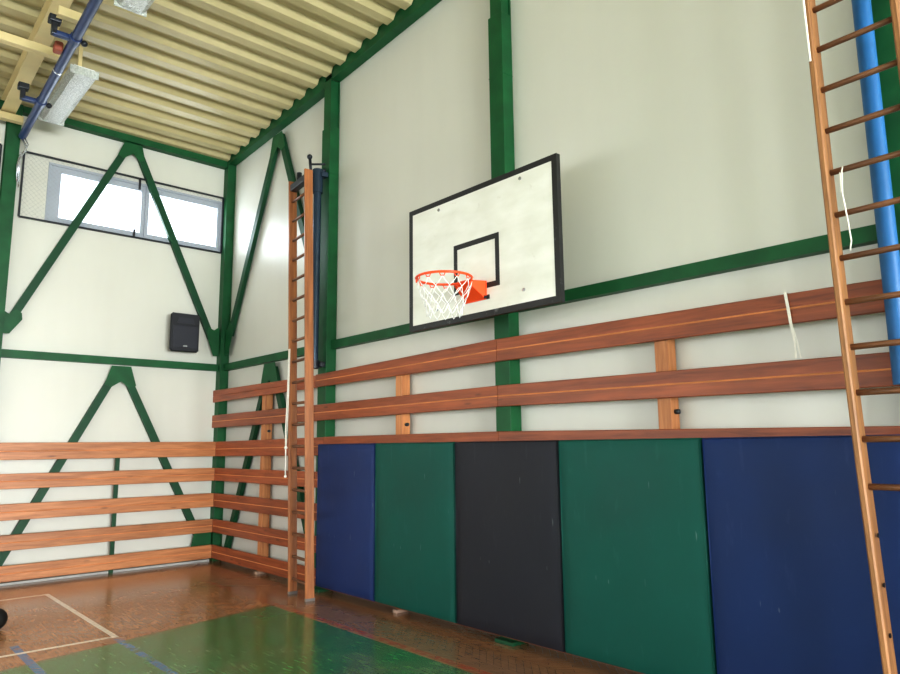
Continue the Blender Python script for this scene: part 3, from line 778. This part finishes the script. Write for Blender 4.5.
tag(MB().tube([(0.004, -0.02, 1.2), (0.0, -0.01, 0.5), (0.004, 0, 0.0)], 0.007, 8).build('cord', M['white_cloth'], smooth=True, loc=(8.682, -0.425, 3.70)),
    'white cord running along the upper left rail of the near ladder', 'cord', None, 'thing')
tag(MB().tube([(0, 0, 1.45), (-0.01, 0, 0.9), (-0.035, 0, 0.5), (-0.02, 0, 0.30), (-0.015, 0, 0.0)], 0.008, 8).tube([(0.02, 0, 1.45), (0.012, 0, 0.8), (-0.01, 0, 0.33)], 0.006, 8)
    .sphere((-0.02, 0, 0.32), 0.02, 12).sphere((-0.015, 0, 0.0), 0.017, 12)
    .build('cord', M['white_cloth'], smooth=True, loc=(2.812, -0.385, 1.28)), 'long knotted white cord hanging on the far ladder', 'cord', None, 'thing')
tag(MB().sphere((0, 0, 0.095), 0.095, 32).build('ball', M['rubber'], smooth=True, loc=(2.34, -3.005, 0)), 'black ball on the floor cut by the left picture edge', 'ball', None, 'thing')

# ------------------------------------------------------------------ light
w = bpy.data.worlds.new('sky'); SC.world = w; w.use_nodes = True
nt = w.node_tree; nt.nodes.clear()
bg = nt.nodes.new('ShaderNodeBackground'); ou = nt.nodes.new('ShaderNodeOutputWorld')
bg.inputs[0].default_value = (0.93, 0.97, 1.0, 1); bg.inputs[1].default_value = 2.6
nt.links.new(bg.outputs[0], ou.inputs[0])
def area(name, loc, rot, sx, sy, e, col=(1, 1, 1)):
    l = bpy.data.lights.new(name, 'AREA'); l.shape = 'RECTANGLE'; l.size, l.size_y = sx, sy; l.energy = e; l.color = col
    o = bpy.data.objects.new(name, l); COL.objects.link(o); o.location = loc; o.rotation_euler = rot
    return o
for k, (p, q, r, t) in enumerate(side):       # daylight through the tall side windows
    area('side_window_light', ((p+q)/2, Y1+0.02, (r+t)/2), (PI/2-0.75, 0, 0), q-p, t-r, (104, 62, 44, 36, 33, 30, 30)[k], (1.0, 0.99, 0.97))
for k, (p, q, r, t) in enumerate(far):        # daylight through the windows of the far end
    area('far_window_light', (X1-0.02, (p+q)/2, (r+t)/2), (0, PI/2-0.3, 0), t-r, q-p, 1250, (0.95, 0.98, 1.0))
area('end_window_light', (WX-0.22, -1.2, 5.0), (0, -PI/2, 0), 0.7, 2.3, 60, (0.9, 0.95, 1.0))

# ------------------------------------------------------------------ camera
cam = bpy.data.cameras.new('camera'); co = bpy.data.objects.new('camera', cam); COL.objects.link(co)
yaw, pit, rol = 0.8402, 0.1548, -0.0104
f = Vector((-math.sin(yaw)*math.cos(pit), math.cos(yaw)*math.cos(pit), math.sin(pit)))
r = Vector((math.cos(yaw), math.sin(yaw), 0)); u = r.cross(f)
R = r*math.cos(rol)+u*math.sin(rol); U = u*math.cos(rol)-r*math.sin(rol)
m4 = Matrix((R, U, -f)).transposed().to_4x4(); m4.translation = Vector((10.028, -4.346, 1.6))
co.matrix_world = m4
cam.sensor_width = 36; cam.lens = 36*698.6/900; cam.clip_start = 0.05; cam.clip_end = 200
SC.camera = co
SC.view_settings.view_transform = 'Standard'; SC.view_settings.look = 'None'
SC.view_settings.exposure = 0.06; SC.view_settings.gamma = 0.84
